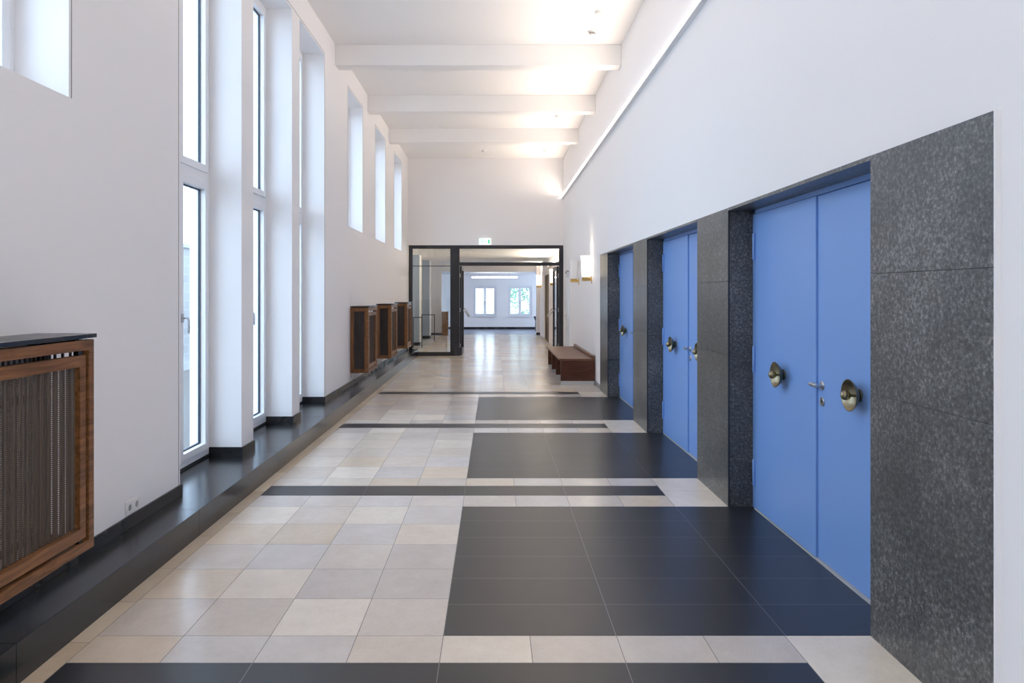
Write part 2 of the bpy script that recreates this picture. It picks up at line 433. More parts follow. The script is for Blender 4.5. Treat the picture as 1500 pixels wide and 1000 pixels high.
# ------------------------------------------------------------------ walls and ceiling
XLO = -2.615            # outer face of the window wall
holes = [(a, b, WZ0, WZ1) for a, b in HIGH] + [(a, b, PL_Z - 0.03, WZ1) for a, b in TALL] + [(a, b, PL_Z - 0.03, WZ1) for a, b in BACK]
struct(grid_wall('wall_left', 'x', XLO, XL, YB - 0.3, YE + 0.3, 0, ZC, holes, M['plaster']), 'white plaster wall pierced by tall and high windows', 'wall')
sz = (2.461, 11.621)
struct(grid_wall('wall_right', 'x', XR, 2.12, YB - 0.3, YE + 0.3, 0, ZC, [(sz[0], sz[1], 0, STONE_Z)], M['plaster']), 'plain white plaster wall above the blue doors', 'wall')
struct(MB().box(2.14, 2.3, YB - 0.3, YE + 0.3, 0, ZC).build('wall_right_rear', M['plaster']), 'wall behind the blue doors', 'wall')
struct(MB().box(XLO, 2.3, YB - 0.3, YB, 0, ZC).build('wall_back', M['plaster']), 'white wall closing the corridor behind', 'wall')
struct(grid_wall('wall_end', 'y', YE, YE + 0.3, XL, XR, 0, ZC, [(XL, XR, -1, 2.776)], M['plaster']), 'white wall above the black glazed doors', 'wall')
struct(MB().box(XLO, 2.3, YB - 0.3, YE + 0.3, ZC, ZC + 0.3).build('ceiling', M['ceil']), 'white ceiling between the cross beams', 'ceiling')

for i, y in enumerate((7.30, 9.78, 12.27, 14.75, 4.85, 2.4, -0.1, -2.6)):
    o = MB().box(XL, XR, y, y + 0.22, 4.675, ZC).build('trim_%d' % (i + 1), M['ceil'], bevel=0.006)
    lab = {1: 'white ceiling beam over the first high window past the tall ones', 2: 'white ceiling beam between two others, middle one in view', 3: 'white ceiling beam closest to the end wall'}.get(i, 'white ceiling beam overhead, before the beams in view')
    struct(o, lab, 'beam')
    o['group'] = 'white ceiling beams'

# plinth under the windows: tread with nosing and riser, one long stone step
mb = MB()
mb.add([(PL_X, YB, 0), (PL_X, YE - 0.02, 0), (PL_X, YE - 0.02, PL_Z - 0.012), (PL_X, YB, PL_Z - 0.012)], [(0, 1, 2, 3)])
ys = [YB, -2.2, 0.1, 1.6, 2.85, 4.62, 6.3, 8.1, 9.9, 11.7, 13.5, 15.3, YE - 0.02]
mb = MB()
for a, b in zip(ys[:-1], ys[1:]):
    mb.box(XLO + 0.085, PL_X, a + 0.0006, b - 0.0006, 0, PL_Z)
struct(mb.build('trim_20', M['plinth'], bevel=0.002), 'long black stone plinth running below the windows', 'plinth')

# skirting
BH = 0.075
mb = MB()
seg = [(YB, BACK[0][0]), (BACK[0][1], BACK[1][0]), (BACK[1][1], BACK[2][0]), (BACK[2][1], TALL[0][0]), (TALL[0][1], TALL[1][0]), (TALL[1][1], TALL[2][0]), (TALL[2][1], YE - 0.02)]
for a, b in seg:
    mb.box(XL, XL + 0.014, a, b, PL_Z, PL_Z + BH)
for a, b in TALL:
    mb.box(XL - 0.275, XL + 0.014, b - 0.013, b + 0.001, PL_Z, PL_Z + BH)
    mb.box(XL - 0.275, XL + 0.014, a - 0.001, a + 0.013, PL_Z, PL_Z + BH)
struct(mb.build('baseboard_left', M['base'], bevel=0.002), 'dark stone skirting along the window wall', 'skirting')
mb = MB(); mb.box(XR - 0.012, XR, sz[1], 16.42, 0, 0.07); mb.box(XR - 0.012, XR, 17.5, YE, 0, 0.07); mb.box(XR - 0.012, XR, YB, sz[0] - 0.006, 0, 0.07)
struct(mb.build('baseboard_right', plain('grey_skirting', (0.25, 0.25, 0.26), 0.4)), 'grey skirting along the wall beside the bench', 'skirting')

# stone piers between the doorways
edges = [sz[0], DOOR0[0], DOOR0[1], DOOR0[0] + P, DOOR0[1] + P, DOOR0[0] + 2 * P, DOOR0[1] + 2 * P, sz[1]]
JZ = [0.0, 0.557, 1.107, 1.65, STONE_Z]
plab = ['broad grey granite pier beside the first blue door, end of the row', 'grey granite pier between the first and second blue doors', 'grey granite pier between the second and third blue doors', 'grey granite pier beside the wall lamps, last of the row']
for i in range(4):
    a, b = edges[2 * i], edges[2 * i + 1]
    mb = MB()
    for z0, z1 in zip(JZ[:-1], JZ[1:]):
        mb.box(XS, 2.13, a, b, z0 + (0.0006 if z0 else 0), z1 - 0.0006)
    o = mb.build('trim_%d' % (30 + i), M['stone'], bevel=0.0015)
    struct(o, plab[i], 'stone pier')
    # metal corner strip on the arris
    if i > 0:
        MB().box(XS - 0.001, XS + 0.010, a - 0.002, a + 0.010, 0.002, SOFFIT).build('corner_strip', M['anthracite'], o)
for i in range(3):
    a, b = edges[2 * i + 1], edges[2 * i + 2]
    struct(MB().box(XS, 2.13, a, b, SOFFIT, STONE_Z).build('trim_%d' % (40 + i), M['stone'], bevel=0.001), 'thin granite lintel over %s blue door' % ('the first', 'the second', 'the third')[i], 'lintel')
struct(MB().box(XS - 0.001, XR + 0.01, sz[0] - 0.008, sz[0], 0, STONE_Z + 0.004).build('trim_45', M['plaster']), 'white plaster bead at the edge of the broad granite pier', 'bead')

# ------------------------------------------------------------------ blue double doors
def blue_door():
    y0, y1 = DOOR0; ym = 4.213
    t = thing('door_1', (1.9, ym, 0))
    fr = MB()
    fr.box(1.895, 1.98, y1 - 0.055, y1, 0, SOFFIT); fr.box(1.895, 1.98, y0, y0 + 0.055, 0, SOFFIT); fr.box(1.895, 1.98, y0, y1, SOFFIT - 0.03, SOFFIT)
    fr.build('frame', M['blue'], t, bevel=0.002)
    MB().box(1.885, 1.96, y0 + 0.055, y1 - 0.055, 0.0, 0.007).build('threshold', M['sillgrey'], t)
    MB().box(1.99, 2.02, y0, y1, 0, SOFFIT).build('backing', M['darkhole'], t)
    for side in (1, -1):                       # 1: leaf away from the camera
        if side == 1: a, b, xf = ym, y1 - 0.058, 1.890
        else: a, b, xf = y0 + 0.058, ym - 0.002, 1.902
        leaf = MB().box(xf, 1.95, a, b, 0.012, SOFFIT - 0.034).build('leaf', M['blue'], t, bevel=0.002)
        hy = b if side == 1 else a
        for hz in (0.17, 0.99, 1.807):
            h = MB(); h.lathe([(0.009, hz), (0.0105, hz + 0.002), (0.0105, hz + 0.092), (0.008, hz + 0.093), (0.008, hz + 0.095), (0.0105, hz + 0.096), (0.0105, hz + 0.186), (0.009, hz + 0.188)], 14, (xf - 0.008, hy, 0))
            h.build('hinge', M['blue'], leaf, smooth=True)
        cy = 4.676 if side == 1 else 3.726
        z = 1.032
        R = 0.083
        # shallow bowl on a short foot, open to the corridor
        prof = [(0.030, 0.0), (0.034, -0.004), (0.034, -0.012), (0.026, -0.016), (0.040, -0.022), (0.062, -0.036), (R, -0.058), (R + 0.001, -0.061), (R - 0.003, -0.061), (0.060, -0.041), (0.036, -0.026), (0.012, -0.022), (0.0, -0.022)]
        MB().lathe(prof, 48, (xf, cy, z), 'x').build('pull_dish', M['brass'], leaf, smooth=True)
        k = MB(); r = 0.026; cx = -0.076
        prof = [(0.0085, -0.020), (0.0085, cx + r * math.cos(0.35))] + [(r * math.sin(a_), cx + r * math.cos(a_)) for a_ in [0.35 + (PI - 0.35) * q / 14 for q in range(15)]]
        prof[-1] = (0.0, prof[-1][1])
        k.lathe(prof, 32, (xf, cy, z), 'x'); k.build('pull_knob', M['brass'], leaf, smooth=True)
        if side == -1:
            lv = MB()
            lv.lathe([(0.026, 0.0), (0.026, -0.006), (0.022, -0.010), (0.010, -0.011), (0.009, -0.045), (0.0, -0.045)], 28, (xf, 4.150, 1.028), 'x')
            lv.tube([(xf - 0.036, 4.142, 1.028), (xf - 0.040, 4.165, 1.028), (xf - 0.041, 4.19, 1.0285), (xf - 0.040, 4.222, 1.029)], 0.012, 14)
            lv.build('lever_handle', M['steel'], leaf, smooth=True)
            es = MB(); es.lathe([(0.027, 0.0), (0.027, -0.005), (0.024, -0.008), (0.013, -0.008), (0.012, -0.003), (0.0, -0.003)], 28, (xf, 4.150, 0.935), 'x')
            es.build('lock_rose', M['steel'], leaf, smooth=True)
            MB().lathe([(0.0115, -0.0035), (0.0115, -0.0045), (0.0, -0.0045)], 20, (xf, 4.150, 0.935), 'x').build('keyhole', M['darkhole'], leaf, smooth=True)
    return t
d1 = blue_door()
d2 = copy_tree(d1, None, (0, P, 0)); d2.name = 'door_2'
d3 = copy_tree(d1, None, (0, 2 * P, 0)); d3.name = 'door_3'
struct(d1, 'blue double door with both brass dish pulls showing, beside the broad pier', 'door')
struct(d2, 'blue double door between two granite piers, middle of three', 'door')
struct(d3, 'blue double door closest to the wooden bench, one leaf showing', 'door')

# ------------------------------------------------------------------ windows of the left wall
XF0, XF1 = -2.53, -2.448            # frame depth
def make_window(idx, y0, y1, z0, z1, lights, transom, label, handle=True, xa=XF0, xb=XF1):
    t = thing('window_%d' % idx, (xb, (y0 + y1) / 2, z0))
    struct(t, label, 'window')
    fr = MB().ring('x', xa, xb, y0, y1, z0, z1, 0.05)
    fr.build('frame', M['white'], t, bevel=0.003)
    zsplit = [(z0 + 0.045, z1 - 0.045)]
    if transom:
        MB().box(xa, xb, y0 + 0.05, y1 - 0.05, transom - 0.045, transom + 0.045).build('transom', M['white'], t)
        zsplit = [(z0 + 0.045, transom - 0.04), (transom + 0.04, z1 - 0.045)]
    w = (y1 - y0 - 0.09) / lights
    for zi, (za, zb) in enumerate(zsplit):
        for l in range(lights):
            a, b = y0 + 0.045 + w * l, y0 + 0.045 + w * (l + 1)
            s = MB().ring('x', xa + 0.02, xb + 0.014, a + 0.002, b - 0.002, za + 0.002, zb - 0.002, 0.062)
            s = s.build('sash', M['white'], t, bevel=0.004)
            MB().ring('x', xa + 0.034, xb - 0.030, a + 0.0635, b - 0.0635, za + 0.0635, zb - 0.0635, 0.011).build('gasket', M['gasket'], s)
            MB().box(xa + 0.040, xa + 0.046, a + 0.064, b - 0.064, za + 0.064, zb - 0.064).build('pane', M['glass'], s)
            if handle and zi == 0 and l == lights - 1:
                hx, hy, hz = xb + 0.014, a + 0.033, 1.37 if transom else za + 0.5
                h = MB(); h.box(hx, hx + 0.012, hy - 0.014, hy + 0.014, hz - 0.035, hz + 0.035)
                h.tube([(hx + 0.010, hy, hz), (hx + 0.042, hy, hz), (hx + 0.052, hy, hz - 0.006), (hx + 0.054, hy, hz - 0.03), (hx + 0.054, hy, hz - 0.12)], 0.0085, 10)
                h.build('handle', M['steel'], s, smooth=True)
    if transom:
        MB().box(xb - 0.03, xb + 0.002, y0, y1, PL_Z, z0).build('sill_strip', M['darkhole'], t)
    return t
ZB = PL_Z + 0.02
make_window(1, *HIGH[0], WZ0, WZ1, 1, None, 'high white window above the radiator cover with the wall socket', False)
make_window(2, *TALL[0], ZB, WZ1, 2, 2.541, 'tall white window closest to the double wall socket')
make_window(3, *TALL[1], ZB, WZ1, 2, 2.541, 'tall white window between the two plaster piers')
make_window(4, *TALL[2], ZB, WZ1, 2, 2.541, 'tall white window farthest of three, before the high windows')
make_window(5, *HIGH[1], WZ0, WZ1, 1, None, 'high white window next to the tall windows', False)
make_window(6, *HIGH[2], WZ0, WZ1, 1, None, 'high white window between two other high windows', False)
make_window(7, *HIGH[3], WZ0, WZ1, 1, None, 'high white window closest to the end wall', False)
for i, b in enumerate(BACK): make_window(8 + i, *b, ZB, WZ1, 2, 2.541, 'tall white window of the group behind the large radiator cover')['group'] = 'tall windows behind'

# thin shadow-gap beads round the openings
def bead(idx, y0, y1, z0, z1, closed, label):
    mb = MB(); e, w = 0.020, 0.006
    a, b = XL - 0.004, XL + 0.0012
    mb.box(a, b, y0 - e - w, y1 + e + w, z1 + e, z1 + e + w)
    mb.box(a, b, y1 + e, y1 + e + w, z0, z1 + e)
    mb.box(a, b, y0 - e - w, y0 - e, z0, z1 + e)
    if closed: pass
    struct(mb.build('trim_%d' % idx, M['bead']), label, 'bead')
bead(50, TALL[0][0], TALL[2][1], PL_Z + BH, WZ1, False, 'fine grey bead round the three tall windows')
for i, h in enumerate(HIGH):
    bead(51 + i, *h, WZ0, WZ1, True, 'fine grey bead round ' + ['the high window above the wall socket', 'the high window next to the tall ones', 'the middle far high window', 'the high window closest to the end wall'][i])

# ------------------------------------------------------------------ radiator covers
CX0, CX1 = XL + 0.004, -1.892
CZ0, CZ1 = 0.367, 1.346
def radiator_cover(y0, y1):
    t = thing('radiator_cover', (CX1, y0, CZ0))
    W, H = M['walnut_y'], M['walnut_z']
    # carcass: outer front frame
    fr = MB().ring('x', CX1 - 0.045, CX1, y0, y1, CZ0, CZ1, 0.042, 0.045, 0.048)
    fr.build('front_frame', W, t, bevel=0.003)
    # inner framed grille door
    a, b, za, zb = y0 + 0.042 + 0.021, y1 - 0.042 - 0.021, CZ0 + 0.045 + 0.018, CZ1 - 0.048 - 0.022
    g = MB().ring('x', CX1 - 0.040, CX1 - 0.003, a, b, za, zb, 0.046, 0.052, 0.052)
    g = g.build('grille_frame', W, t, bevel=0.002)
    # pleated wire mesh
    mb = MB(); n = 200; ya, yb_ = a + 0.046, b - 0.046; z0, z1 = za + 0.052, zb - 0.052
    for i in range(n + 1):
        yy = ya + (yb_ - ya) * i / n; xx = CX1 - 0.032 + 0.006 * math.sin(2 * PI * (yy - ya) / 0.027)
        mb.v += [(xx, yy, z0), (xx, yy, z1)]
    for i in range(n): mb.f.append((2 * i, 2 * i + 2, 2 * i + 3, 2 * i + 1)); mb.mi.append(0)
    mb.build('wire_mesh', M['mesh'], g)
    # small clips holding the grille door in its frame
    for yy in (a + 0.03, b - 0.03):
        MB().box(CX1 - 0.036, CX1 - 0.012, yy - 0.014, yy + 0.014, zb, CZ1 - 0.046).build('clip', M['darkhole'], t)
        MB().box(CX1 - 0.036, CX1 - 0.012, yy - 0.014, yy + 0.014, CZ0 + 0.043, za).build('clip', M['darkhole'], t)
    # ends: framed panels with upright slats
    for (p, q) in ((y0, y0 + 0.03), (y1 - 0.03, y1)):
        e = MB().ring('y', p, q, CX0, CX1 - 0.0455, CZ0, CZ1, 0.055, 0.055, 0.055, 0.018)
        e = e.build('end_frame', H, t, bevel=0.003)
        s = MB()
        x = CX0 + 0.058
        while x < CX1 - 0.075:
            s.box(x, x + (0.013 if p == y0 else 0.008), p + 0.009, q - 0.009, CZ0 + 0.054, CZ1 - 0.054); x += 0.0255 if p == y0 else 0.036
        s.build('end_slats', M['slat'], e)
    MB().box(CX0 + 0.02, CX1 - 0.05, y0 + 0.031, y0 + 0.034, CZ0 + 0.05, CZ1 - 0.05).build('end_lining', M['darkhole'], t)
    MB().box(CX0 - 0.002, CX1 + 0.011, y0 - 0.004, y1 + 0.004, CZ1 + 0.008, CZ1 + 0.027).build('shelf', M['shelf'], t, bevel=0.002)
    for yy in (y0 + 0.05, (y0 + y1) / 2, y1 - 0.12):
        MB().box(CX0 + 0.01, CX1 - 0.02, yy, yy + 0.03, CZ1 - 0.001, CZ1 + 0.0085).build('shelf_batten', M['darkhole'], t)
    for yy in (y0 + 0.06, y1 - 0.06):
        k = MB(); k.box(XL + 0.001, CX0 + 0.13, yy - 0.015, yy + 0.015, CZ0 - 0.012, CZ0 - 0.001); k.box(XL + 0.001, XL + 0.008, yy - 0.015, yy + 0.015, CZ0 - 0.07, CZ0 - 0.012)
        k.build('bracket', M['steel'], t, bevel=0.001)
    return t
g4 = 'walnut radiator covers under the high windows'
rc = radiator_cover(2.60, 3.39)
tag(rc, 'large walnut radiator cover with slate top and wire mesh, beside the double socket', 'radiator cover', g4)
for y, lab in ((10.78, 'walnut radiator cover first in the far group, closest to the tall windows'), (13.18, 'walnut radiator cover between two others in the far group'), (15.60, 'walnut radiator cover last of the far group, beside the black glazed frame')):
    c = copy_tree(rc, None, (0, y - 2.60, 0)); c['label'] = lab

rad = thing('radiator', (-2.05, 2.9, 0.42), 'grey column radiator glimpsed through the slot of the large walnut cover', 'radiator')
mb = MB()
y = 2.66
while y < 3.17:
    mb.box(-1.968, -1.960, y, y + 0.010, 0.42, 1.318); y += 0.0335
mb.box(-1.967, -1.961, 2.66, 3.165, 0.50, 0.54); mb.box(-1.967, -1.961, 2.66, 3.165, 1.10, 1.14)
mb.build('radiator_columns', M['radgrey'], rad, bevel=0.003)
mb = MB()
for y in (2.75, 3.08): MB().box(XL, -1.967, y, y + 0.03, 0.505, 0.535).build('wall_bracket', M['rad'], rad)

# ------------------------------------------------------------------ double socket
so = thing('double_socket', (XL, 4.29, 0.292), 'white double wall socket above the plinth, beside the large radiator cover', 'socket')
MB().box(XL, XL + 0.010, 4.209, 4.371, 0.252, 0.333).build('faceplate', M['plastic'], so, bevel=0.003)
for yy in (4.2495, 4.3305):
    s = MB(); s.lathe([(0.027, 0.0102), (0.027, 0.012), (0.0205, 0.012), (0.0195, -0.0), (0.0, -0.0)], 28, (XL, yy, 0.292), 'x')
    ob = s.build('socket_well', M['plastic'], so, smooth=True)
    h = MB()
    for s_ in (-1, 1): h.lathe([(0.003, 0.0105), (0.003, 0.0128), (0, 0.0128)], 10, (XL, yy + s_ * 0.0095, 0.292), 'x')
    h.lathe([(0.0185, 0.0103), (0.0185, 0.0108), (0, 0.0108)], 24, (XL, yy, 0.292), 'x')
    h.build('socket_hole', plain('socket_shadow_grey', (0.35, 0.34, 0.33), 0.5), ob)

# ------------------------------------------------------------------ bench
BY0, BY1, BX0 = 12.27, 15.17, 1.138
be = thing('bench', ((BX0 + XR) / 2, 13.7, 0), 'long dark red-brown wooden bench against the wall below the lamps', 'bench')
MB().box(BX0 - 0.028, XR - 0.012, BY0 - 0.003, BY1 + 0.003, 0.415, 0.447).build('seat', M['bench_y'], be, bevel=0.004)
MB().box(XR - 0.055, XR - 0.013, BY0 + 0.003, BY1, 0.448, 0.500).build('back_rail', M['bench_y'], be, bevel=0.006)
for i in range(4):
    y = BY0 + (BY1 - BY0 - 0.05) / 3 * i
    o = MB().box(BX0, XR - 0.014, y, y + 0.05, 0.066, 0.4145).build('support', M['bench_x'], be, bevel=0.002)
    MB().box(BX0 + 0.006, XR - 0.020, y + 0.004, y + 0.046, 0.0, 0.0655).build('foot', M['sillgrey'], o)

# ------------------------------------------------------------------ wall lamps
def wall_lamp(lit):
    # at the wall point (0,0,0), arm towards -x
    t = thing('wall_lamp', (0, 0, 0))
    cx = -0.105
    prof_o = [(0.060, 0.0), (0.070, 0.004), (0.0745, 0.02), (0.077, 0.12), (0.080, 0.24), (0.0875, 0.33), (0.094, 0.375)]
    prof_i = [(r - 0.005, h) for r, h in reversed(prof_o)]; prof_i[-1] = (0.0, 0.006)
    MB().lathe(prof_o + prof_i, 40, (cx, 0, 0.03)).build('shade', M['opal_lit'] if lit else M['opal'], t, smooth=True)
    br = MB(); br.box(cx - 0.072, 0.0, -0.03, 0.03, -0.042, 0.014); br.lathe([(0.0, -0.012), (0.060, -0.012), (0.066, 0.0), (0.066, 0.028), (0.0, 0.029)], 32, (cx, 0, 0))
    br.box(-0.009, 0.0, -0.035, 0.035, -0.09, 0.05)
    br.build('bracket', M['brass2'], t, bevel=0.001)
    return t
M['brass2'] = plain('polished_brass', (0.62, 0.41, 0.16), 0.28, 1.0, bscale=40)
glab = 'opal wall lamps on brass brackets'
l1 = wall_lamp(True); l1.location = (XR, 12.74, 1.828); tag(l1, 'lit opal glass wall lamp on brass bracket beside the granite pier', 'wall lamp', glab)
l2 = wall_lamp(False); l2.location = (XR, 14.69, 1.835); tag(l2, 'unlit opal glass wall lamp on brass bracket above the bench', 'wall lamp', glab)
l3 = copy_tree(l1); l3.location = (XR, 26.40, 1.835); l3['label'] = 'lit opal wall lamp at the cream pier in the hall beyond'
l4 = copy_tree(l1); l4.location = (XR, 20.0, 1.835); l4['label'] = 'lit opal wall lamp seen through the open glazed leaf beside the brown door'

def point(name, loc, power, col, r=0.05):
    # bulb inside an open-topped shade: its light leaves upwards
    l = bpy.data.lights.new(name, 'SPOT'); l.energy = power; l.color = col; l.shadow_soft_size = r
    l.spot_size = math.radians(150); l.spot_blend = 0.6
    o = bpy.data.objects.new(name, l); COL.objects.link(o); o.location = loc; o.rotation_euler = (PI, 0, 0)
    return o
WARM = (1.0, 0.80, 0.55)
point('lamp_bulb', (XR - 0.105, 12.74, 2.29), 3, WARM, 0.04)
point('lamp_bulb', (XR - 0.105, 26.40, 2.29), 40, (1.0, 0.86, 0.68), 0.04)
point('lamp_bulb', (XR - 0.105, 20.0, 2.29), 40, (1.0, 0.86, 0.68), 0.04)

# ------------------------------------------------------------------ linear light on the right wall
ra = thing('light_rail', (XR, 7, 3.98), 'slim white light rail running along the wall above the blue doors', 'light')
mb = MB()
sec = [(XR, 3.945), (1.690, 3.945), (1.686, 3.949), (1.686, 3.960), (1.728, 3.960), (1.728, 4.03), (XR, 4.03)]
n = len(sec); y0, y1 = YB + 0.1, YE - 0.002
mb.v = [(x, y0, z) for x, z in sec] + [(x, y1, z) for x, z in sec]
mb.f = [(i, (i + 1) % n, n + (i + 1) % n, n + i) for i in range(n)] + [tuple(range(n)), tuple(range(2 * n - 1, n - 1, -1))]; mb.mi = [0] * len(mb.f)
mb.build('rail_profile', M['white'], ra)
MB().box(1.6835, 1.7265, y0 + 0.01, y1 - 0.01, 3.962, 4.012).build('light_cover', M['led'], ra)
def area(name, loc, sx, sy, power, col, rot, spread=180):
    l = bpy.data.lights.new(name, 'AREA'); l.shape = 'RECTANGLE'; l.size = sx; l.size_y = sy; l.energy = power; l.color = col; l.spread = math.radians(spread)
    o = bpy.data.objects.new(name, l); COL.objects.link(o); o.location = loc; o.rotation_euler = rot
    return o
area('rail_lamp', (1.700, (y0 + y1) / 2, 4.02), 0.03, y1 - y0 - 0.1, 160, (1.0, 0.83, 0.68), (0, PI - 0.85, 0), 108)

# the same rail, shorter, in the hall behind the glazed doors
rb = thing('light_rail', (XR, 21, 2.45), 'short white light rail on the hall wall, behind the black transom', 'light')
mb = MB(); hs = [(x, z - 1.535) for x, z in sec]; h0, h1 = YE + 0.4, 22.6
mb.v = [(x, h0, z) for x, z in hs] + [(x, h1, z) for x, z in hs]
mb.f = [(i, (i + 1) % n, n + (i + 1) % n, n + i) for i in range(n)] + [tuple(range(n)), tuple(range(2 * n - 1, n - 1, -1))]; mb.mi = [0] * len(mb.f)
mb.build('rail_profile', M['white'], rb)
MB().box(1.6835, 1.7265, h0 + 0.01, h1 - 0.01, 3.962 - 1.535, 4.012 - 1.535).build('light_cover', M['led'], rb)
area('rail_lamp', (1.700, (h0 + h1) / 2, 4.02 - 1.535), 0.03, h1 - h0 - 0.1, 115, (1.0, 0.86, 0.72), (0, PI - 1.0, 0), 140)

# ------------------------------------------------------------------ ceiling fittings
def detector(loc, r, label, kind=0):
    t = thing('smoke_detector' if kind == 0 else 'ceiling_spot', loc, label, 'detector' if kind == 0 else 'ceiling spot')
    x, y, z = loc
    if kind == 0:
        MB().lathe([(r, 0.0), (r, -0.012), (r * 0.92, -0.018)], 32, loc).build('base', M['plastic'], t, smooth=True)
        MB().lathe([(r * 0.8, -0.018), (r * 0.82, -0.034), (r * 0.6, -0.048), (0, -0.050)], 32, loc).build('sensor_head', M['plastic'], t, smooth=True)
    else:
        MB().lathe([(r, 0.0), (r, -0.010), (r * 0.9, -0.014)], 32, loc).build('base', M['plastic'], t, smooth=True)
        h = MB()
        h.lathe([(r*0.5,-0.05),(r*0.72,-0.05),(r*0.72,-0.044),(r*0.5,-0.044)],24,loc)
        for k in range(6):
            a = 2 * PI * k / 6
            h.box(x + r * 0.62 * math.cos(a) - 0.005, x + r * 0.62 * math.cos(a) + 0.005, y + r * 0.62 * math.sin(a) - 0.005, y + r * 0.62 * math.sin(a) + 0.005, z - 0.050, z - 0.014)
        h.build('cage', M['steel'], t)
        MB().lathe([(r * 0.8, -0.050), (r * 0.8, -0.056), (0, -0.058)], 24, loc).build('cap', M['plastic'], t, smooth=True)
detector((1.276, 8.64, ZC), 0.066, 'round white smoke detector on the ceiling, before all the beams in view')
detector((1.275, 9.30, ZC), 0.060, 'small caged white fitting on the ceiling beside the first beam', 1)
detector((1.216, 13.72, ZC), 0.06, 'small white detector on the ceiling between the second and third beams')
detector((-0.243, 17.0, ZC), 0.058, 'small white detector on the ceiling over the glazed doors')
detector((1.21, 17.0, ZC), 0.058, 'small white detector on the ceiling near the end of the light rail')

# ------------------------------------------------------------------ exit sign
ex = thing('exit_sign', (-0.23, YE, 2.79), 'small lit green and white emergency exit sign above the glazed doors', 'exit sign')
ex0, ex1, ez0, ez1 = -0.377, -0.086, 2.790, 2.940
MB().box(ex0, ex1, YE - 0.045, YE, ez0, ez1).build('housing', M['sign_white'], ex, bevel=0.003)
def plate(rects_polys):
    mb = MB()
    for poly in rects_polys:
        n = len(poly)
        vs = [(ex0 + u, YE - 0.0462, ez0 + w) for u, w in poly] + [(ex0 + u, YE - 0.0445, ez0 + w) for u, w in poly]
        mb.add(vs, [tuple(range(n)), tuple(range(2 * n - 1, n - 1, -1))] + [(i, n + i, n + (i + 1) % n, (i + 1) % n) for i in range(n)])
    return mb
R_ = lambda a, b, c, d: [(a, c), (b, c), (b, d), (a, d)]
# door outline and running figure, arrow, second door bar
pict = [R_(0.030, 0.042, 0.025, 0.128), R_(0.030, 0.110, 0.118, 0.130), [(0.075, 0.098), (0.092, 0.098), (0.092, 0.114), (0.075, 0.114)],
        [(0.066, 0.060), (0.082, 0.060), (0.092, 0.094), (0.072, 0.094)], [(0.066, 0.060), (0.076, 0.062), (0.060, 0.028), (0.048, 0.028)],
        [(0.076, 0.062), (0.086, 0.058), (0.104, 0.040), (0.094, 0.034)], [(0.090, 0.090), (0.110, 0.074), (0.114, 0.082), (0.094, 0.098)],
        R_(0.140, 0.186, 0.068, 0.082), [(0.150, 0.102), (0.132, 0.075), (0.150, 0.048)], R_(0.222, 0.262, 0.025, 0.128)]
plate(pict).build('pictogram', M['sign_green'], ex)

# ------------------------------------------------------------------ glazed doors at the end
gd = thing('door_4', (0.38, YE + 0.04, 0)); struct(gd, 'black metal glazed double door standing open at the corridor end', 'door')
A = M['anthracite']; fy0, fy1 = YE + 0.01, YE + 0.075
mb = MB()
mb.box(-2.15, -2.056, fy0, fy1, 0.0, 2.776); mb.box(-2.056, 1.63, fy0, fy1, 2.69, 2.776); mb.box(-1.105, -0.874, fy0, fy1, 0.0, 2.69)
mb.box(-0.874, 1.63, fy0, fy1, 2.262, 2.349); mb.box(1.63, 1.735, fy0, fy1, 0.0, 2.776); mb.box(-2.056, -1.105, fy0, fy1, 0.0, 0.095)
mb.build('frame', A, gd, bevel=0.002)
MB().box(-2.056, -1.105, fy0 + 0.03, fy0 + 0.038, 0.095, 2.248).build('side_pane', M['glass'], gd)
MB().box(-2.056, -1.105, fy0 + 0.03, fy0 + 0.038, 2.264, 2.69).build('side_pane', M['glass'], gd)
MB().box(-2.056, -1.105, fy0 + 0.026, fy0 + 0.042, 2.248, 2.264).build('glazing_bar', A, gd)
MB().box(-0.874, 1.63, fy0 + 0.03, fy0 + 0.038, 2.349, 2.69).build('top_pane', M['glass'], gd)
for side in (-1, 1):
    hx = -0.872 if side < 0 else 1.628
    s = 1 if side < 0 else -1
    xa, xb = hx, hx + s * 0.055
    L0, L1 = fy1 + 0.005, fy1 + 1.225
    lf = MB().ring('x', min(xa, xb), max(xa, xb), L0, L1, 0.010, 2.255, 0.085, 0.12, 0.09)
    lf = lf.build('leaf', A, gd, bevel=0.002)
    MB().box(min(xa, xb) + 0.024, max(xa, xb) - 0.024, L0 + 0.085, L1 - 0.085, 0.13, 2.165).build('pane', M['glass'], lf)
    h = MB(); y = L1 - 0.05
    x1 = xb
    h.tube([(x1, y, 1.16), (x1 + s * 0.035, y, 1.155), (x1 + s * 0.06, y - 0.02, 1.12), (x1 + s * 0.12, y - 0.07, 1.02), (x1 + s * 0.155, y - 0.11, 0.965), (x1 + s * 0.13, y - 0.16, 0.955), (x1 + s * 0.03, y - 0.30, 1.10), (x1, y - 0.32, 1.12)], 0.014, 12)
    h.build('pull_handle', M['steel'], lf, smooth=True)
    for hz in (0.25, 1.15, 2.02):
        k = MB(); k.lathe([(0.012, hz - 0.05), (0.012, hz + 0.05)], 12, (hx + s * 0.012, fy1 + 0.001 - 0.012 + 0.012, 0)); k.build('hinge', M['steel'], lf, smooth=True)

